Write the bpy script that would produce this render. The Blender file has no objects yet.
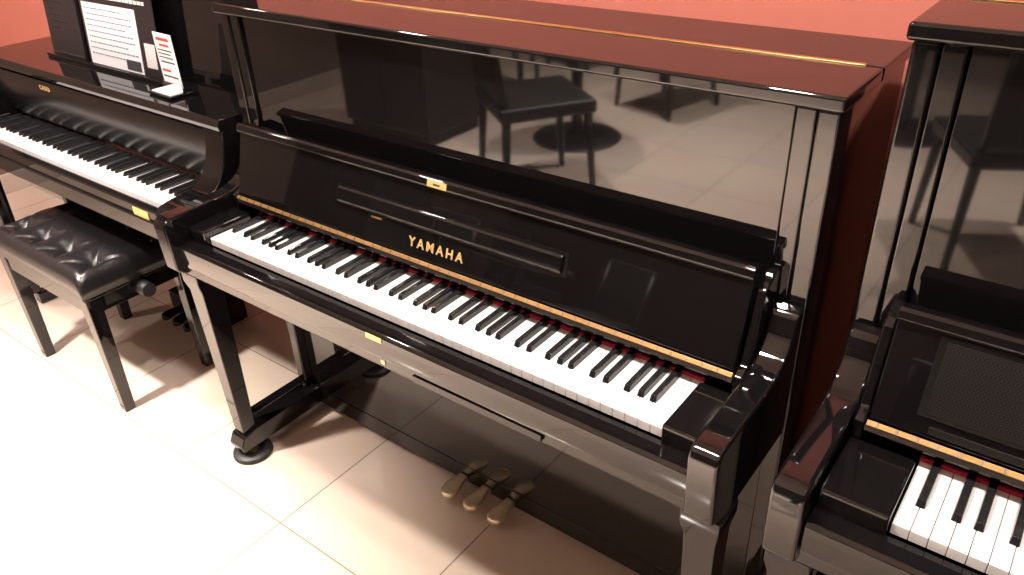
import bpy, bmesh, math, random
from mathutils import Matrix, Vector
sc=bpy.context.scene
COL=bpy.context.collection
try:
    sc.view_settings.view_transform='Standard'
    sc.view_settings.look='None'
except Exception: pass

# ---------------------------------------------------------------- materials
def mat(name,col,rough=.5,metal=0.,ior=1.5,coat=0.,noise=None,bump=None,emit=None):
    m=bpy.data.materials.new(name);m.use_nodes=True
    nt=m.node_tree;b=nt.nodes['Principled BSDF']
    b.inputs['Base Color'].default_value=(*col,1);b.inputs['Roughness'].default_value=rough
    b.inputs['Metallic'].default_value=metal;b.inputs['IOR'].default_value=ior
    b.inputs['Coat Weight'].default_value=coat
    if noise or bump:
        tc=nt.nodes.new('ShaderNodeTexCoord')
    if noise:
        s,amt=noise
        n=nt.nodes.new('ShaderNodeTexNoise');n.inputs['Scale'].default_value=s;n.inputs['Detail'].default_value=4
        nt.links.new(tc.outputs['Object'],n.inputs['Vector'])
        r=nt.nodes.new('ShaderNodeValToRGB')
        r.color_ramp.elements[0].position=.3;r.color_ramp.elements[1].position=.7
        r.color_ramp.elements[0].color=(*[c*(1-amt) for c in col],1);r.color_ramp.elements[1].color=(*[min(1,c*(1+amt)) for c in col],1)
        nt.links.new(n.outputs['Fac'],r.inputs[0]);nt.links.new(r.outputs[0],b.inputs['Base Color'])
    if bump:
        s,st=bump
        n2=nt.nodes.new('ShaderNodeTexNoise');n2.inputs['Scale'].default_value=s;n2.inputs['Detail'].default_value=3
        nt.links.new(tc.outputs['Object'],n2.inputs['Vector'])
        bp=nt.nodes.new('ShaderNodeBump');bp.inputs['Strength'].default_value=st;bp.inputs['Distance'].default_value=.002
        nt.links.new(n2.outputs['Fac'],bp.inputs['Height']);nt.links.new(bp.outputs[0],b.inputs['Normal'])
    return m
LAC=mat('black_lacquer',(.005,.0045,.005),.035,ior=1.58)
LACS=mat('black_satin',(.006,.006,.006),.25,ior=1.5)
IVORY=mat('key_white',(.87,.86,.86),.18,ior=1.5)
EBONY=mat('key_black',(.014,.014,.015),.16,ior=1.55)
BRASS=mat('brass',(.66,.45,.20),.32,metal=1.,noise=(40,.08))
BRASSL=mat('brass_lettering',(.90,.62,.26),.5,metal=.6,noise=(40,.05))
BRASSP=mat('brass_pedal',(.90,.76,.54),.30,metal=.75,noise=(30,.06))
FELT=mat('red_felt',(.42,.012,.05),.9,noise=(300,.2))
LEATHER=mat('black_leather',(.010,.009,.010),.25,ior=1.6,bump=(220,.25))
RUBBER=mat('black_rubber',(.012,.012,.012),.5)
WOODB=mat('back_frame_wood',(.10,.045,.02),.5,noise=(12,.3))
PAPER=mat('white_paper',(.88,.90,.95),.6,noise=(6,.04))
DARKP=mat('dark_poster',(.02,.017,.022),.3)
INKW=mat('white_ink',(.75,.75,.78),.6)
INKB=mat('blue_ink',(.16,.20,.36),.6)
INKR=mat('red_ink',(.6,.05,.05),.6)
INKD=mat('dark_ink',(.05,.05,.06),.6)
CHAIRM=mat('dark_chair_wood',(.008,.006,.005),.45)
TABM=mat('table_metal',(.02,.018,.017),.35,metal=.3)
CHROME=mat('chrome',(.7,.7,.7),.15,metal=1.)
PINK=mat('salmon_wall_paint',(.64,.20,.150),.75,noise=(1.5,.04),bump=(120,.1))
BEIGEW=mat('taupe_wall',(.22,.165,.135),.8,noise=(1.2,.05))
BROWNW=mat('brown_wall',(.045,.027,.020),.7,noise=(1.2,.1))
CEILM=mat('ceiling_paint',(.62,.55,.50),.9,noise=(1,.03))
TRIMW=mat('trim_paint',(.6,.53,.47),.5,noise=(4,.03))
def grille():
    m=mat('grille_cloth',(.01,.01,.01),.5)
    nt=m.node_tree;b=nt.nodes['Principled BSDF'];tc=nt.nodes.new('ShaderNodeTexCoord')
    ck=nt.nodes.new('ShaderNodeTexChecker');ck.inputs['Scale'].default_value=380
    ck.inputs['Color1'].default_value=(.015,.013,.013,1);ck.inputs['Color2'].default_value=(.004,.004,.004,1)
    nt.links.new(tc.outputs['Object'],ck.inputs['Vector']);nt.links.new(ck.outputs['Color'],b.inputs['Base Color'])
    b.inputs['Roughness'].default_value=.7;b.inputs['Specular IOR Level'].default_value=.15
    return m
GRILLE=grille()
def tile():
    m=bpy.data.materials.new('beige_floor_tile');m.use_nodes=True;nt=m.node_tree;b=nt.nodes['Principled BSDF']
    tc=nt.nodes.new('ShaderNodeTexCoord');mp=nt.nodes.new('ShaderNodeMapping')
    mp.inputs['Location'].default_value=(-.05,.12,0)
    nt.links.new(tc.outputs['Object'],mp.inputs['Vector'])
    br=nt.nodes.new('ShaderNodeTexBrick');br.offset=0;br.squash=1
    br.inputs['Scale'].default_value=1;br.inputs['Brick Width'].default_value=.46;br.inputs['Row Height'].default_value=.46
    br.inputs['Mortar Size'].default_value=.0025;br.inputs['Mortar Smooth'].default_value=.3
    br.inputs['Color1'].default_value=(.60,.485,.405,1);br.inputs['Color2'].default_value=(.65,.53,.445,1)
    br.inputs['Mortar'].default_value=(.28,.22,.18,1)
    nt.links.new(mp.outputs[0],br.inputs['Vector'])
    n=nt.nodes.new('ShaderNodeTexNoise');n.inputs['Scale'].default_value=3;n.inputs['Detail'].default_value=6
    nt.links.new(tc.outputs['Object'],n.inputs['Vector'])
    mx=nt.nodes.new('ShaderNodeMix');mx.data_type='RGBA';mx.blend_type='MULTIPLY';mx.inputs[0].default_value=.15
    nt.links.new(br.outputs['Color'],mx.inputs[6]);nt.links.new(n.outputs['Color'],mx.inputs[7])
    nt.links.new(mx.outputs[2],b.inputs['Base Color'])
    bp=nt.nodes.new('ShaderNodeBump');bp.inputs['Strength'].default_value=.3;bp.inputs['Distance'].default_value=.002;bp.invert=True
    nt.links.new(br.outputs['Fac'],bp.inputs['Height']);nt.links.new(bp.outputs[0],b.inputs['Normal'])
    b.inputs['Roughness'].default_value=.13
    return m
TILE=tile()

# ---------------------------------------------------------------- helpers
def empty(name,loc=(0,0,0)):
    o=bpy.data.objects.new(name,None);COL.objects.link(o);o.location=loc;o.empty_display_size=.1;return o
def finish(name,bm,m,parent=None,bev=0,seg=2,smooth=False,loc=None):
    bmesh.ops.recalc_face_normals(bm,faces=bm.faces)
    me=bpy.data.meshes.new(name);bm.to_mesh(me);bm.free()
    me.materials.append(m)
    o=bpy.data.objects.new(name,me);COL.objects.link(o)
    if parent: o.parent=parent
    if loc: o.location=loc
    if smooth:
        for p in me.polygons:p.use_smooth=True
    if bev:
        b=o.modifiers.new('bev','BEVEL');b.width=bev;b.segments=seg;b.limit_method='ANGLE';b.angle_limit=math.radians(35)
        if not smooth:
            for p in me.polygons:p.use_smooth=True
            b.harden_normals=True
    return o
def addbox(bm,x0,x1,y0,y1,z0,z1):
    v=[bm.verts.new(c) for c in ((x0,y0,z0),(x1,y0,z0),(x1,y1,z0),(x0,y1,z0),(x0,y0,z1),(x1,y0,z1),(x1,y1,z1),(x0,y1,z1))]
    for f in ((0,3,2,1),(4,5,6,7),(0,1,5,4),(1,2,6,5),(2,3,7,6),(3,0,4,7)): bm.faces.new([v[i] for i in f])
    return v
def box(name,x0,x1,y0,y1,z0,z1,m,parent=None,bev=.003,seg=2):
    bm=bmesh.new();addbox(bm,min(x0,x1),max(x0,x1),y0,y1,z0,z1);return finish(name,bm,m,parent,bev,seg)
def addprism(bm,prof,x0,x1):
    a=[bm.verts.new((x0,y,z)) for y,z in prof];b=[bm.verts.new((x1,y,z)) for y,z in prof]
    n=len(prof);bm.faces.new(a);bm.faces.new(b[::-1])
    for i in range(n): bm.faces.new((a[i],b[i],b[(i+1)%n],a[(i+1)%n]))
def prism(name,prof,x0,x1,m,parent=None,bev=.003,seg=2):
    bm=bmesh.new();addprism(bm,prof,x0,x1);return finish(name,bm,m,parent,bev,seg)
def lathe(name,prof,c,m,parent=None,n=32):
    bm=bmesh.new();rings=[]
    for r,z in prof:
        rings.append([bm.verts.new((c[0]+r*math.cos(2*math.pi*i/n),c[1]+r*math.sin(2*math.pi*i/n),c[2]+z)) for i in range(n)])
    for a,b in zip(rings,rings[1:]):
        for i in range(n): bm.faces.new((a[i],a[(i+1)%n],b[(i+1)%n],b[i]))
    bm.faces.new(rings[0]);bm.faces.new(rings[-1])
    o=finish(name,bm,m,parent,smooth=False)
    for p in o.data.polygons:p.use_smooth=len(p.vertices)==4
    e=o.modifiers.new('es','EDGE_SPLIT');e.split_angle=math.radians(40)
    return o
def tube(name,p0,p1,r0,r1,m,parent=None,n=12):
    p0=Vector(p0);p1=Vector(p1);d=(p1-p0).normalized();a=d.orthogonal().normalized();b=d.cross(a)
    bm=bmesh.new()
    A=[bm.verts.new(p0+(a*math.cos(2*math.pi*i/n)+b*math.sin(2*math.pi*i/n))*r0) for i in range(n)]
    B=[bm.verts.new(p1+(a*math.cos(2*math.pi*i/n)+b*math.sin(2*math.pi*i/n))*r1) for i in range(n)]
    for i in range(n): bm.faces.new((A[i],A[(i+1)%n],B[(i+1)%n],B[i]))
    bm.faces.new(A);bm.faces.new(B)
    o=finish(name,bm,m,parent);
    for p in o.data.polygons:p.use_smooth=len(p.vertices)==4
    return o
def text(name,body,size,m,parent,M,extrude=.0006,spacing=1.,offset=0.):
    c=bpy.data.curves.new(name,'FONT');c.body=body;c.size=size;c.extrude=extrude;c.align_x='CENTER';c.align_y='CENTER'
    c.space_character=spacing;c.offset=offset
    t=bpy.data.objects.new(name+'_tmp',c);COL.objects.link(t)
    dg=bpy.context.evaluated_depsgraph_get();me=bpy.data.meshes.new_from_object(t.evaluated_get(dg))
    bpy.data.objects.remove(t)
    me.materials.clear();me.materials.append(m)
    o=bpy.data.objects.new(name,me);COL.objects.link(o);o.parent=parent;o.matrix_local=M;return o

# ---------------------------------------------------------------- keyboard
def keyboard(parent,cx,y0,kz,felt=True):
    """52 white + 36 black keys, front edge at y0, top at kz"""
    w=.0235;x0=cx-26*w
    bm=bmesh.new()
    for i in range(52):
        a=x0+i*w+.00045;b=x0+(i+1)*w-.00045
        addbox(bm,a,b,y0,y0+.155,kz-.019,kz)
    finish('white_keys',bm,IVORY,parent,.0012,2)
    bm=bmesh.new()
    off={0:.0,2:-.002,3:.002,5:-.003,6:0.}
    for i in range(51):
        l=i%7
        if l in off:
            c=x0+(i+1)*w+off[l]
            wb,wt=.0066,.0054;yf=y0+.048;yb=y0+.155;zt=kz+.0125
            v=[bm.verts.new(q) for q in ((c-wb,yf,kz-.004),(c+wb,yf,kz-.004),(c+wb,yb,kz-.004),(c-wb,yb,kz-.004),
               (c-wt,yf+.007,zt-.0015),(c+wt,yf+.007,zt-.0015),(c+wt,yb,zt),(c-wt,yb,zt))]
            for f in ((0,3,2,1),(4,5,6,7),(0,1,5,4),(1,2,6,5),(2,3,7,6),(3,0,4,7)): bm.faces.new([v[k] for k in f])
    finish('black_keys',bm,EBONY,parent,.0014,2)
    box('key_frame',x0-.002,x0+52*w+.002,y0+.012,y0+.20,kz-.045,kz-.012,LACS,parent,0)
    box('key_felt',x0,x0+52*w,y0+.147,y0+.153,kz-.01,kz+(.007 if felt else .004),FELT if felt else LACS,parent,0)

def pedal(parent,name,x,ytip,ybase,z,sc_=1.,m=None):
    bm=bmesh.new();N=16;rings=[]
    for i in range(N+1):
        t=i/N;y=ybase+(ytip-ybase)*t
        w=(.015+.0095*min(1,max(0,(t-.10)/.45))**1.3)*sc_
        if t>.76: w*=math.sqrt(max(.02,1-((t-.76)/.245)**2))
        zc=z+.008*math.sin(t*math.pi*.75)-.012*t
        ring=[]
        for k in range(9):
            a=math.pi*k/8;ring.append(bm.verts.new((x+w*math.cos(a),y,zc+.006*math.sin(a)**.6 if 0<k<8 else zc)))
        ring.append(bm.verts.new((x-w*.9,y,zc-.009)));ring.append(bm.verts.new((x+w*.9,y,zc-.009)))
        rings.append(ring)
    for a,b in zip(rings,rings[1:]):
        n=len(a)
        for i in range(n): bm.faces.new((a[i],a[(i+1)%n],b[(i+1)%n],b[i]))
    bm.faces.new(rings[0]);bm.faces.new(rings[-1])
    return finish(name,bm,m or BRASSP,parent,smooth=True)

# ---------------------------------------------------------------- upright piano
def upright(name,cx,hw,zt,kz,lab=None,grille=False,y_front=.235,y_back=.575):
    P=empty(name)
    ai=hw-.067   # inner edge of pilaster zone
    an=hw-.052   # inner edge of arm
    for s,nm in ((-1,'left'),(1,'right')):
        a,b=cx+s*(hw-.034),cx+s*hw
        prism('side_panel_'+nm,[(y_front,.035),(y_back,.035),(y_back,zt-.025),(y_front,zt-.025)],min(a,b),max(a,b),LAC,P,.005,3)
        a,b=cx+s*ai,cx+s*(hw-.0345)
        box('front_pilaster_'+nm,a,b,y_front+.004,y_front+.06,kz+.04,zt-.026,LAC,P,.004)
        prof=[(-.050,kz-.100),(-.066,kz-.085),(-.070,kz+.030),(-.062,kz+.046),(-.046,kz+.052),(.10,kz+.055)]
        for i in range(1,9):
            t=i/8*math.pi/2
            prof.append((.10+.105*math.sin(t),kz+.055+.075*(1-math.cos(t))))
        prof+=[(.212,kz+.142),(.2345,kz+.150),(.2345,kz-.115),(.0,kz-.115)]
        prism('arm_'+nm,prof,cx+s*(an+.001),cx+s*(hw-.003),LAC,P,.006,4)
        prism('cheek_'+nm,[(.125,kz-.02),(.125,kz+.050),(.150,kz+.060),(.185,kz+.185),(.215,kz+.205),(.2345,kz+.205),(.2345,kz-.02)],cx+s*(ai-.002),cx+s*(an),LAC,P,.004)
        box('key_block_'+nm,cx+s*.613,cx+s*(an-.001),-.012,.124,kz-.05,kz+.018,LAC,P,.004)
        lc=cx+s*(hw-.035)
        bm=bmesh.new()
        top=[(lc-.034,-.034),(lc+.034,-.034),(lc+.034,.040),(lc-.034,.040)]
        mid=[(lc-.028,-.026),(lc+.028,-.026),(lc+.028,.034),(lc-.028,.034)]
        bot=[(lc-.021,-.014),(lc+.021,-.014),(lc+.021,.028),(lc-.021,.028)]
        R=[[bm.verts.new((x,y,z)) for x,y in q] for q,z in ((bot,.098),(mid,kz-.17),(top,kz-.14),(top,kz-.112))]
        for A,B in zip(R,R[1:]):
            for i in range(4): bm.faces.new((A[i],A[(i+1)%4],B[(i+1)%4],B[i]))
        bm.faces.new(R[0]);bm.faces.new(R[-1]);finish('leg_'+nm,bm,LAC,P,.003)
        prism('toe_block_'+nm,[(-.03,.040),(-.035,.060),(-.02,.088),(.02,.10),(.26,.10),(.26,.040)],lc-.031,lc+.031,LAC,P,.004)
        lathe('caster_wheel_'+nm,[(.012,.012),(.020,.014),(.020,.040),(.012,.042)],(lc,.012,0),BRASS,P,20)
        lathe('caster_cup_'+nm,[(.054,0),(.058,.004),(.056,.014),(.048,.020),(.036,.020),(.030,.012),(.004,.012)],(lc,.012,0),RUBBER,P,36)
        lathe('back_caster_'+nm,[(.03,0),(.032,.036),(.01,.036)],(lc-s*.01,y_back-.06,0),RUBBER,P,20)
    X0,X1=cx-hw,cx+hw
    yh=.400
    box('top_lid_front',X0-.007,X1+.007,y_front-.012,yh-.001,zt-.024,zt,LAC,P,.006,4)
    box('top_lid_back',X0-.007,X1+.007,yh+.001,y_back+.008,zt-.024,zt,LAC,P,.004,3)
    box('lid_hinge',X0+.03,X1-.02,yh-.006,yh+.006,zt-.004,zt+.0022,BRASS,P,.001)
    box('upper_panel',cx-ai+.001,cx+ai-.001,y_front+.012,y_front+.030,kz+.05,zt-.026,LAC,P,.003)
    box('soundboard_back',X0+.036,X1-.036,y_back-.03,y_back-.004,.10,zt-.03,WOODB,P,.002)
    def fb(t,d=0):
        y0,z0=.150,kz+.048;y1,z1=.196,kz+.212
        L=math.hypot(y1-y0,z1-z0);ny,nz=-(z1-z0)/L,(y1-y0)/L
        return (y0+(y1-y0)*t+ny*d,z0+(z1-z0)*t+nz*d)
    fx=ai-.004
    prism('fallboard',[fb(0,0),fb(0,.016),fb(1,.016),fb(1,0)],cx-fx,cx+fx,LAC,P,.003)
    prism('fallboard_lip',[fb(.93,.0165),fb(.925,.022),fb(.95,.027),fb(1.03,.027),fb(1.06,.022),fb(1.06,-.004),fb(1.005,-.004),fb(1.005,.0165)],cx-fx-.001,cx+fx+.001,LAC,P,.002)
    if not grille:
        prism('folding_music_shelf',[fb(.40,.0165),fb(.40,.023),fb(.43,.027),fb(.59,.027),fb(.62,.023),fb(.62,.0165)],cx-.29,cx+.315,LAC,P,.002)
        prism('music_shelf_groove',[fb(.375,.0165),fb(.375,.0175),fb(.645,.0175),fb(.645,.0165)],cx-.298,cx+.323,LACS,P,0)
        prism('shelf_button',[fb(.33,.0165),fb(.33,.020),fb(.355,.020),fb(.355,.0165)],cx-.185,cx-.155,BRASS,P,.001)
    else:
        prism('speaker_grille',[fb(.22,.0165),fb(.22,.019),fb(.86,.019),fb(.86,.0165)],X0+.14,X0+.55,GRILLE,P,0)
        prism('grille_rim',[fb(.18,.0165),fb(.18,.018),fb(.90,.018),fb(.90,.0165)],X0+.13,X0+.56,LACS,P,0)
        prism('music_shelf_slot',[fb(.05,.0165),fb(.05,.021),fb(.12,.021),fb(.12,.0165)],X0+.15,X0+.32,LACS,P,.001)
    box('nameboard_strip',cx-ai+.002,cx+ai-.002,.1535,.170,kz-.02,kz+.034,LAC,P,.002)
    prism('key_cover_rail',[(.128,kz+.030),(.124,kz+.036),(.133,kz+.0455),(.165,kz+.046),(.165,kz+.030)],cx-ai+.002,cx+ai-.002,LAC,P,.001)
    prism('fallboard_hinge',[(.1285,kz+.0435),(.1270,kz+.0450),(.1325,kz+.0510),(.1350,kz+.0495)],cx-fx,cx+fx,BRASS,P,.0004)
    bm=bmesh.new();n=int(2*fx/.028)
    for i in range(n):
        x=cx-fx+.014+i*.028
        addprism(bm,[(.1275,kz+.0452),(.1260,kz+.0466),(.1305,kz+.0518),(.1322,kz+.0506)],x-.0015,x+.0015)
    finish('hinge_screws',bm,CHROME,P)
    prism('lock_plate',[fb(.945,.0272),fb(.945,.0284),fb(1.025,.0284),fb(1.025,.0272)],cx-.026,cx+.026,BRASSL,P,.0005)
    prism('lock_slot',[fb(.97,.0285),fb(.97,.0290),fb(.995,.0290),fb(.995,.0285)],cx-.009,cx+.009,INKD,P,0)
    if lab:
        y,z=fb(.185,.0167)
        sl=math.atan2(.164,.046)
        text('lettering',lab,.029,BRASSL,P,Matrix.Translation((cx+.004,y,z))@Matrix.Rotation(sl,4,'X'),.0006,1.42,.0005)
    box('key_bed',cx-hw+.035,cx+hw-.035,-.036,.262,kz-.112,kz-.052,LAC,P,.004)
    prism('key_slip',[(-.046,kz-.080),(-.050,kz-.070),(-.050,kz-.024),(-.044,kz-.018),(-.006,kz-.018),(-.006,kz-.052),(-.036,kz-.0525),(-.036,kz-.080)],cx-an+.0,cx+an,LAC,P,.002)
    box('key_slip_plate',cx-.022,cx+.022,-.0515,-.0498,kz-.036,kz-.024,BRASSL,P,.0004)
    box('key_slip_lock',cx-.004,cx+.008,-.038,-.0355,kz-.102,kz-.090,BRASS,P,.002)
    box('control_unit',cx+.09,cx+.40,-.0435,-.0365,kz-.105,kz-.088,LACS,P,.002)
    box('lower_panel',cx-hw+.035,cx+hw-.035,.263,.280,.085,kz-.113,LAC,P,.003)
    box('bottom_rail',cx-hw+.035,cx+hw-.035,.2625,.31,.030,.0845,LAC,P,.001)
    for i,dx in enumerate((-.088,-.008,.072)):
        pedal(P,'pedal_%d'%(i+1),cx+dx,.176,.262,.046,.98)
    keyboard(P,cx,0.,kz)
    return P
upright('upright_piano',0,.735,1.237,.741,'YAMAHA')
upright('upright_piano.001',1.566,.761,1.345,.745,None,True)

# ---------------------------------------------------------------- digital piano
D=empty('digital_piano')
xr=-.762;xl=-2.185;kz=.74
for s,(a,b) in (('right',(xr-.084,xr)),('left',(xl,xl+.088))):
    prof=[(.0,.655),(-.006,.675),(-.004,.745),(.012,.762),(.04,.768),(.10,.774)]
    for i in range(1,9):
        t=i/8*math.pi/2;prof.append((.10+.085*math.sin(t),.774+.145*(1-math.cos(t))))
    prof+=[(.192,.9240),(.50,.9240),(.50,.655)]
    prism('cheek_'+s,prof,a,b,LAC,D,.004,3)
    c=(a+b)/2
    prism('side_panel_'+s,[(.30,.05),(.50,.05),(.50,.654),(.22,.654),(.27,.5)],c-.015,c+.015,LAC,D,.004)
    box('foot_'+s,c-.025,c+.025,.06,.52,0,.05,LAC,D,.006)
    bm=bmesh.new()
    R=[[bm.verts.new((c+sx*w,.06+sy*w,z)) for sx,sy in ((-1,-1),(1,-1),(1,1),(-1,1))] for w,z in ((.018,.051),(.026,.654))]
    for i in range(4): bm.faces.new((R[0][i],R[0][(i+1)%4],R[1][(i+1)%4],R[1][i]))
    bm.faces.new(R[0]);bm.faces.new(R[1]);finish('leg_'+s,bm,LAC,D,.003)
box('key_bed',xl+.03,xr-.03,.010,.50,.650,.700,LAC,D,.004)
box('key_slip',xl+.089,xr-.085,.018,.046,.660,.730,LAC,D,.004)
prism('control_panel',[(.212,.752),(.200,.775),(.186,.905),(.190,.915),(.230,.915),(.230,.752)],xl+.089,xr-.085,LACS,D,.002)
prism('top_board',[(.180,.925),(.176,.940),(.184,.956),(.520,.956),(.520,.925)],xl-.004,xr+.004,LAC,D,.003,3)
box('back_panel',xl+.09,xr-.085,.47,.49,.20,.654,LAC,D,.002)
box('name_plate',-1.0,-.925,.0155,.0178,.700,.722,BRASSL,D,.0005)
keyboard(D,xr-.087-.611,.05,kz,False)
box('pedal_box',-1.62,-1.34,.33,.47,.0,.10,LACS,D,.006)
for i,dx in enumerate((-.07,0,.07)): pedal(D,'pedal_%d'%(i+1),-1.48+dx,.25,.332,.045,1.,LACS)
text('lettering','CASIO',.022,BRASSL,D,Matrix.Translation((-1.73,.1845,.893))@Matrix.Rotation(math.radians(96),4,'X'),.0004,1.1,.0003)
prism('music_rest',[(.356,.957),(.368,.957),(.405,1.36),(.393,1.36)],-1.86,-.80,LAC,D,.003)
box('music_rest_ledge',-1.88,-1.17,.296,.355,.957,.9615,LACS,D,.001)
box('music_rest_lip',-1.88,-1.17,.289,.2955,.957,.968,LACS,D,.001)

def sheetset(name,x0,x1,yb,zb,h,lean,m,rot=0,th=.004):
    E=empty(name,((x0+x1)/2,yb,zb));E.rotation_euler=(-lean,0,rot)
    w=(x1-x0)/2
    box('board',-w,w,0,th,0,h,m,E,.001)
    return E
def rows(E,name,items,m,y=-.0008):
    bm=bmesh.new()
    for x0,x1,z0,z1 in items: addbox(bm,x0,x1,y,-.0001,z0,z1)
    finish(name,bm,m,E)
T=sheetset('tablet',-1.86,-1.645,.304,.963,.29,.10,DARKP,.0,.010)
rows(T,'screen_text',[(-.08,-.08+.03+.02*((i*7)%5),.25-.02*i,.253-.02*i) for i in range(9)],CHAIRM)
rows(T,'bezel',[(-.1,.1,.012,.014),(-.1,.1,.276,.278)],CHROME)
Ps=sheetset('poster',-1.620,-1.20,.306,.9625,.33,.10,DARKP,-.0,.003)
random.seed(3)
it=[]
for r in range(2):
    x=-.15+.04*r
    while x<.16:
        l=random.uniform(.008,.02);it.append((x,x+l,.232-.026*r,.246-.026*r-(.004 if r else 0)));x+=l+.004
for r in range(2):
    x=-.13
    while x<.15:
        l=random.uniform(.008,.02);it.append((x,x+l,.300-.024*r,.311-.024*r));x+=l+.004
rows(Ps,'headline',it,INKW)
rows(Ps,'white_sheet',[(-.195,.11,.004,.190)],PAPER,-.0015)
it=[]
for r in range(9):
    x=-.18
    while x<(.08 if r%3 else .03):
        l=random.uniform(.005,.016);it.append((x,x+l,.172-.017*r,.1755-.017*r));x+=l+.005
rows(Ps,'body_text',it,INKB,-.0022)
rows(Ps,'photo_block',[(.02,.10,.010,.040)],INKD,-.0024)
rows(Ps,'footer',[(.135,.19,.03,.10)],INKW,-.0012)
Cd=empty('price_card_stand',(-1.075,.262,.9572));Cd.rotation_euler=(0,0,-.05)
box('base',-.065,.055,-.045,.03,0,.008,LACS,Cd,.002)
box('card',-.045,.05,0,.003,.02,.165,PAPER,Cd,.001)
prism('holder',[(-.004,.008),(-.004,.03),(-.002,.03),(-.002,.022),(.006,.022),(.006,.008)],-.05,.055,CHROME,Cd,0)
rows(Cd,'red_text',[(-.03,.035,.145,.153),(-.02,.03,.130,.136),(-.035,.01,.06,.066)],INKR)
rows(Cd,'black_text',[(-.035,.04,.118,.121),(-.035,.03,.108,.111),(-.035,.038,.098,.101),(-.03,.04,.085,.089),(-.035,.04,.045,.049)],INKD)
box('leaflet',-.05,.05,-.040,-.005,.0085,.012,PAPER,Cd,0)
rows(Cd,'leaflet_print',[],INKD) if False else None

# ---------------------------------------------------------------- bench
B=empty('piano_bench')
bx0,bx1,by0,by1=-1.775,-1.175,-.125,.235
def cushion():
    bm=bmesh.new();NX,NY=130,80;z0=.430;H=.084
    btn=[(bx0+(bx1-bx0)*(i+.5)/4,by0+(by1-by0)*(j+.5)/2) for i in range(4) for j in range(2)]
    g=[]
    for j in range(NY+1):
        row=[]
        for i in range(NX+1):
            u=i/NX*2-1;v=j/NY*2-1
            u=math.copysign(1-(1-abs(u))**1.4,u);v=math.copysign(1-(1-abs(v))**1.4,v)
            x=(bx0+bx1)/2+u*(bx1-bx0)/2;y=(by0+by1)/2+v*(by1-by0)/2
            ed=(1-abs(u)**16)*(1-abs(v)**12);h=H*max(0,ed)**.32
            for bxx,byy in btn:
                dx,dy=x-bxx,y-byy;d=math.hypot(dx,dy);h-=.024*math.exp(-(d/.018)**2)+.018*math.exp(-(d/.048)**2)
                for s in (1,-1):
                    dd=abs(dx*s*.76-dy*.65)
                    h-=.007*math.exp(-(dd/.007)**2)*math.exp(-(d/.078)**4)
            row.append(bm.verts.new((x,y,z0+max(0,h))))
        g.append(row)
    for j in range(NY):
        for i in range(NX): bm.faces.new((g[j][i],g[j][i+1],g[j+1][i+1],g[j+1][i]))
    rim=[g[0][i] for i in range(NX)]+[g[j][NX] for j in range(NY)]+[g[NY][i] for i in range(NX,0,-1)]+[g[j][0] for j in range(NY,0,-1)]
    bm.faces.new(rim[::-1])
    finish('cushion',bm,LEATHER,B,smooth=True)
    for k,(x,y) in enumerate(btn):
        lathe('button_%d'%(k+1),[(.013,0),(.012,.005),(.008,.009),(.001,.011)],(x,y,z0+H-.054),LEATHER,B,20)
cushion()
box('seat_frame',bx0+.004,bx1-.004,by0+.004,by1-.004,.418,.4305,LAC,B,.004)
box('rail_front',bx0+.02,bx1-.02,by0+.014,by0+.034,.365,.418,LAC,B,.003)
box('rail_back',bx0+.02,bx1-.02,by1-.034,by1-.014,.365,.418,LAC,B,.003)
box('rail_left',bx0+.014,bx0+.034,by0+.035,by1-.035,.365,.418,LAC,B,.003)
box('rail_right',bx1-.034,bx1-.014,by0+.035,by1-.035,.365,.418,LAC,B,.003)
k=0
for x in (bx0+.034,bx1-.034):
    for y in (by0+.032,by1-.032):
        k+=1;bm=bmesh.new()
        R=[[bm.verts.new((x+a*w,y+b*w,z)) for a,b in ((-1,-1),(1,-1),(1,1),(-1,1))] for w,z in ((.017,0),(.023,.418))]
        for i in range(4): bm.faces.new((R[0][i],R[0][(i+1)%4],R[1][(i+1)%4],R[1][i]))
        bm.faces.new(R[0]);bm.faces.new(R[1]);finish('leg_%d'%k,bm,LAC,B,.003)
tube('height_knob',(bx1-.012,.055,.392),(bx1+.035,.055,.392),.024,.022,RUBBER,B,20)
tube('knob_shaft',(bx0+.04,.055,.392),(bx1-.014,.055,.392),.006,.006,CHROME,B,12)

# ---------------------------------------------------------------- cafe furniture (seen mirrored in the lacquer)
def chair(name,x,y,rot):
    E=empty(name,(x,y,0));E.rotation_euler=(0,0,rot)
    box('seat',-.23,.23,-.23,.23,.42,.485,CHAIRM,E,.015,3)
    for i,(a,b) in enumerate(((-1,-1),(1,-1),(-1,1),(1,1))):
        tube('leg_%d'%(i+1),(a*.220,b*.220,0),(a*.195,b*.195,.43),.015,.022,CHAIRM,E,10)
    for a in (-1,1): tube('back_post_%s'%('l' if a<0 else 'r'),(a*.19,.19,.44),(a*.19,.25,.84),.016,.014,CHAIRM,E,10)
    prism('backrest',[(.200,.50),(.225,.50),(.262,.86),(.240,.86)],-.205,.205,CHAIRM,E,.008)
    return E
chair('dining_chair',-1.14,-1.56,.62)
chair('dining_chair.001',-2.05,-2.75,1.9)
chair('dining_chair.002',-1.20,-3.05,3.4)
chair('dining_chair.003',.78,-2.05,-.5)
chair('dining_chair.004',-2.15,-3.7,.3)
def table(name,x,y):
    E=empty(name,(x,y,0))
    lathe('base',[(.25,0),(.255,.006),(.24,.016),(.05,.028),(.04,.05)],(0,0,0),TABM,E,48)
    lathe('pole',[(.032,.04),(.032,.70)],(0,0,0),TABM,E,24)
    lathe('top',[(.30,.70),(.325,.705),(.33,.715),(.33,.728),(.325,.733)],(0,0,0),CHAIRM,E,56)
table('round_table',-1.36,-2.27)
table('round_table.001',.15,-3.3)
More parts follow.
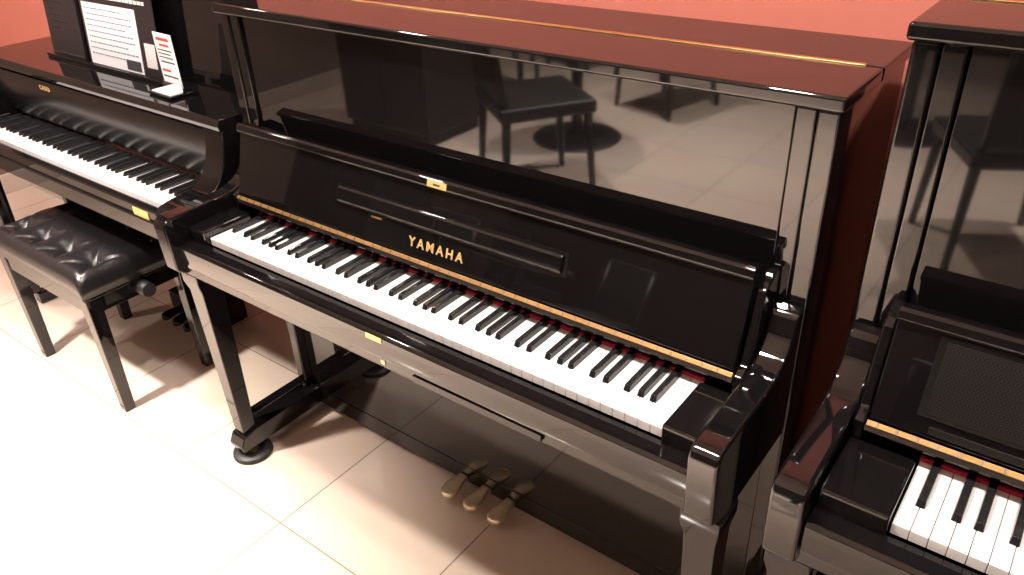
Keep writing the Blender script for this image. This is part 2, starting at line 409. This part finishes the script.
Cb=empty('cabinet')
box('carcass',-2.65,-1.95,-2.15,-1.68,.06,1.45,CHAIRM,Cb,.02,4)
box('plinth',-2.62,-1.98,-2.13,-1.70,0,.06,CHAIRM,Cb,0)
box('top',-2.66,-1.94,-2.16,-1.67,1.45,1.475,CHAIRM,Cb,.004)
box('door_seam',-2.305,-2.30,-1.679,-1.674,.1,1.4,LACS,Cb,0)

# ---------------------------------------------------------------- room
XL,XR,YB,YF,ZC=-3.45,3.2,.640,-5.2,2.75
box('floor',XL-.1,XR+.1,YF-.1,YB+.1,-.05,0,TILE,None,0)
box('wall_back',XL-.1,XR+.1,YB,YB+.1,0,ZC,PINK,None,0)
box('wall_front',XL-.1,XR+.1,YF-.1,YF,0,ZC,BROWNW,None,0)
box('wall_left',XL-.1,XL,YF,YB,0,ZC,BEIGEW,None,0)
box('wall_right',XR,XR+.1,YF,YB,0,ZC,BROWNW,None,0)
box('ceiling',XL-.1,XR+.1,YF-.1,YB+.1,ZC,ZC+.1,CEILM,None,0)
box('baseboard_left',XL,XL+.015,YF,YB-.016,0,.10,TRIMW,None,.003)
box('baseboard_back',XL,XR,YB-.015,YB,0,.07,TRIMW,None,.003)
box('baseboard_front',XL+.016,XR,YF,YF+.015,0,.09,BROWNW,None,.003)

# ---------------------------------------------------------------- lights
def lamp(n,x,y,power,size=.11,spread=120,col=(1,.905,.825)):
    E=empty('downlight' if n==0 else 'downlight.%03d'%n,(x,y,ZC))
    lathe('trim_ring',[(size/2+.004,-.001),(size/2+.004,-.006),(size/2+.022,-.006),(size/2+.024,-.001)],(0,0,0),TRIMW,E,32)
    l=bpy.data.lights.new('lamp_%d'%n,'AREA');l.shape='DISK';l.size=size;l.energy=power;l.color=col;l.spread=math.radians(spread)
    o=bpy.data.objects.new('lamp_%d'%n,l);COL.objects.link(o);o.parent=E;o.location=(0,0,-.012)
pos=[(-1.25,-1.10,80,.16,66),(.15,-.42,38,.16,150),(1.45,-.42,28,.16,150),(-1.55,-.15,31,.16,150),(-2.8,-.4,20,.16,150),
     (-.45,-2.3,115,.14,80),(-1.5,-2.9,100,.14,80),(1.2,-2.4,95,.14,80),(-2.7,-1.6,18,.14,110),(-.6,-4.2,35,.14,120)]  # second downlight in this row is added to brighten the floor mirrored behind the chair
for i,p in enumerate(pos): lamp(i,p[0],p[1],p[2],p[3],p[4])
w=bpy.data.worlds.new('world');sc.world=w;w.use_nodes=True
w.node_tree.nodes['Background'].inputs[0].default_value=(1,.9,.8,1);w.node_tree.nodes['Background'].inputs[1].default_value=.3

# ---------------------------------------------------------------- camera
p=[1.0309,-.8964,1.5821];a,b,c=.6730,.5330,-.0440;F=790.23
fw=Vector((-math.sin(a)*math.cos(b),math.cos(a)*math.cos(b),-math.sin(b)));rt=Vector((math.cos(a),math.sin(a),0));up=rt.cross(fw)
r=rt*math.cos(c)+up*math.sin(c);u=-rt*math.sin(c)+up*math.cos(c)
cam=bpy.data.cameras.new('camera');co=bpy.data.objects.new('camera',cam);COL.objects.link(co)
co.matrix_world=Matrix(((r[0],u[0],-fw[0],p[0]),(r[1],u[1],-fw[1],p[1]),(r[2],u[2],-fw[2],p[2]),(0,0,0,1)))
cam.sensor_width=36;cam.lens=F/1024*36;cam.clip_start=.02
sc.camera=co
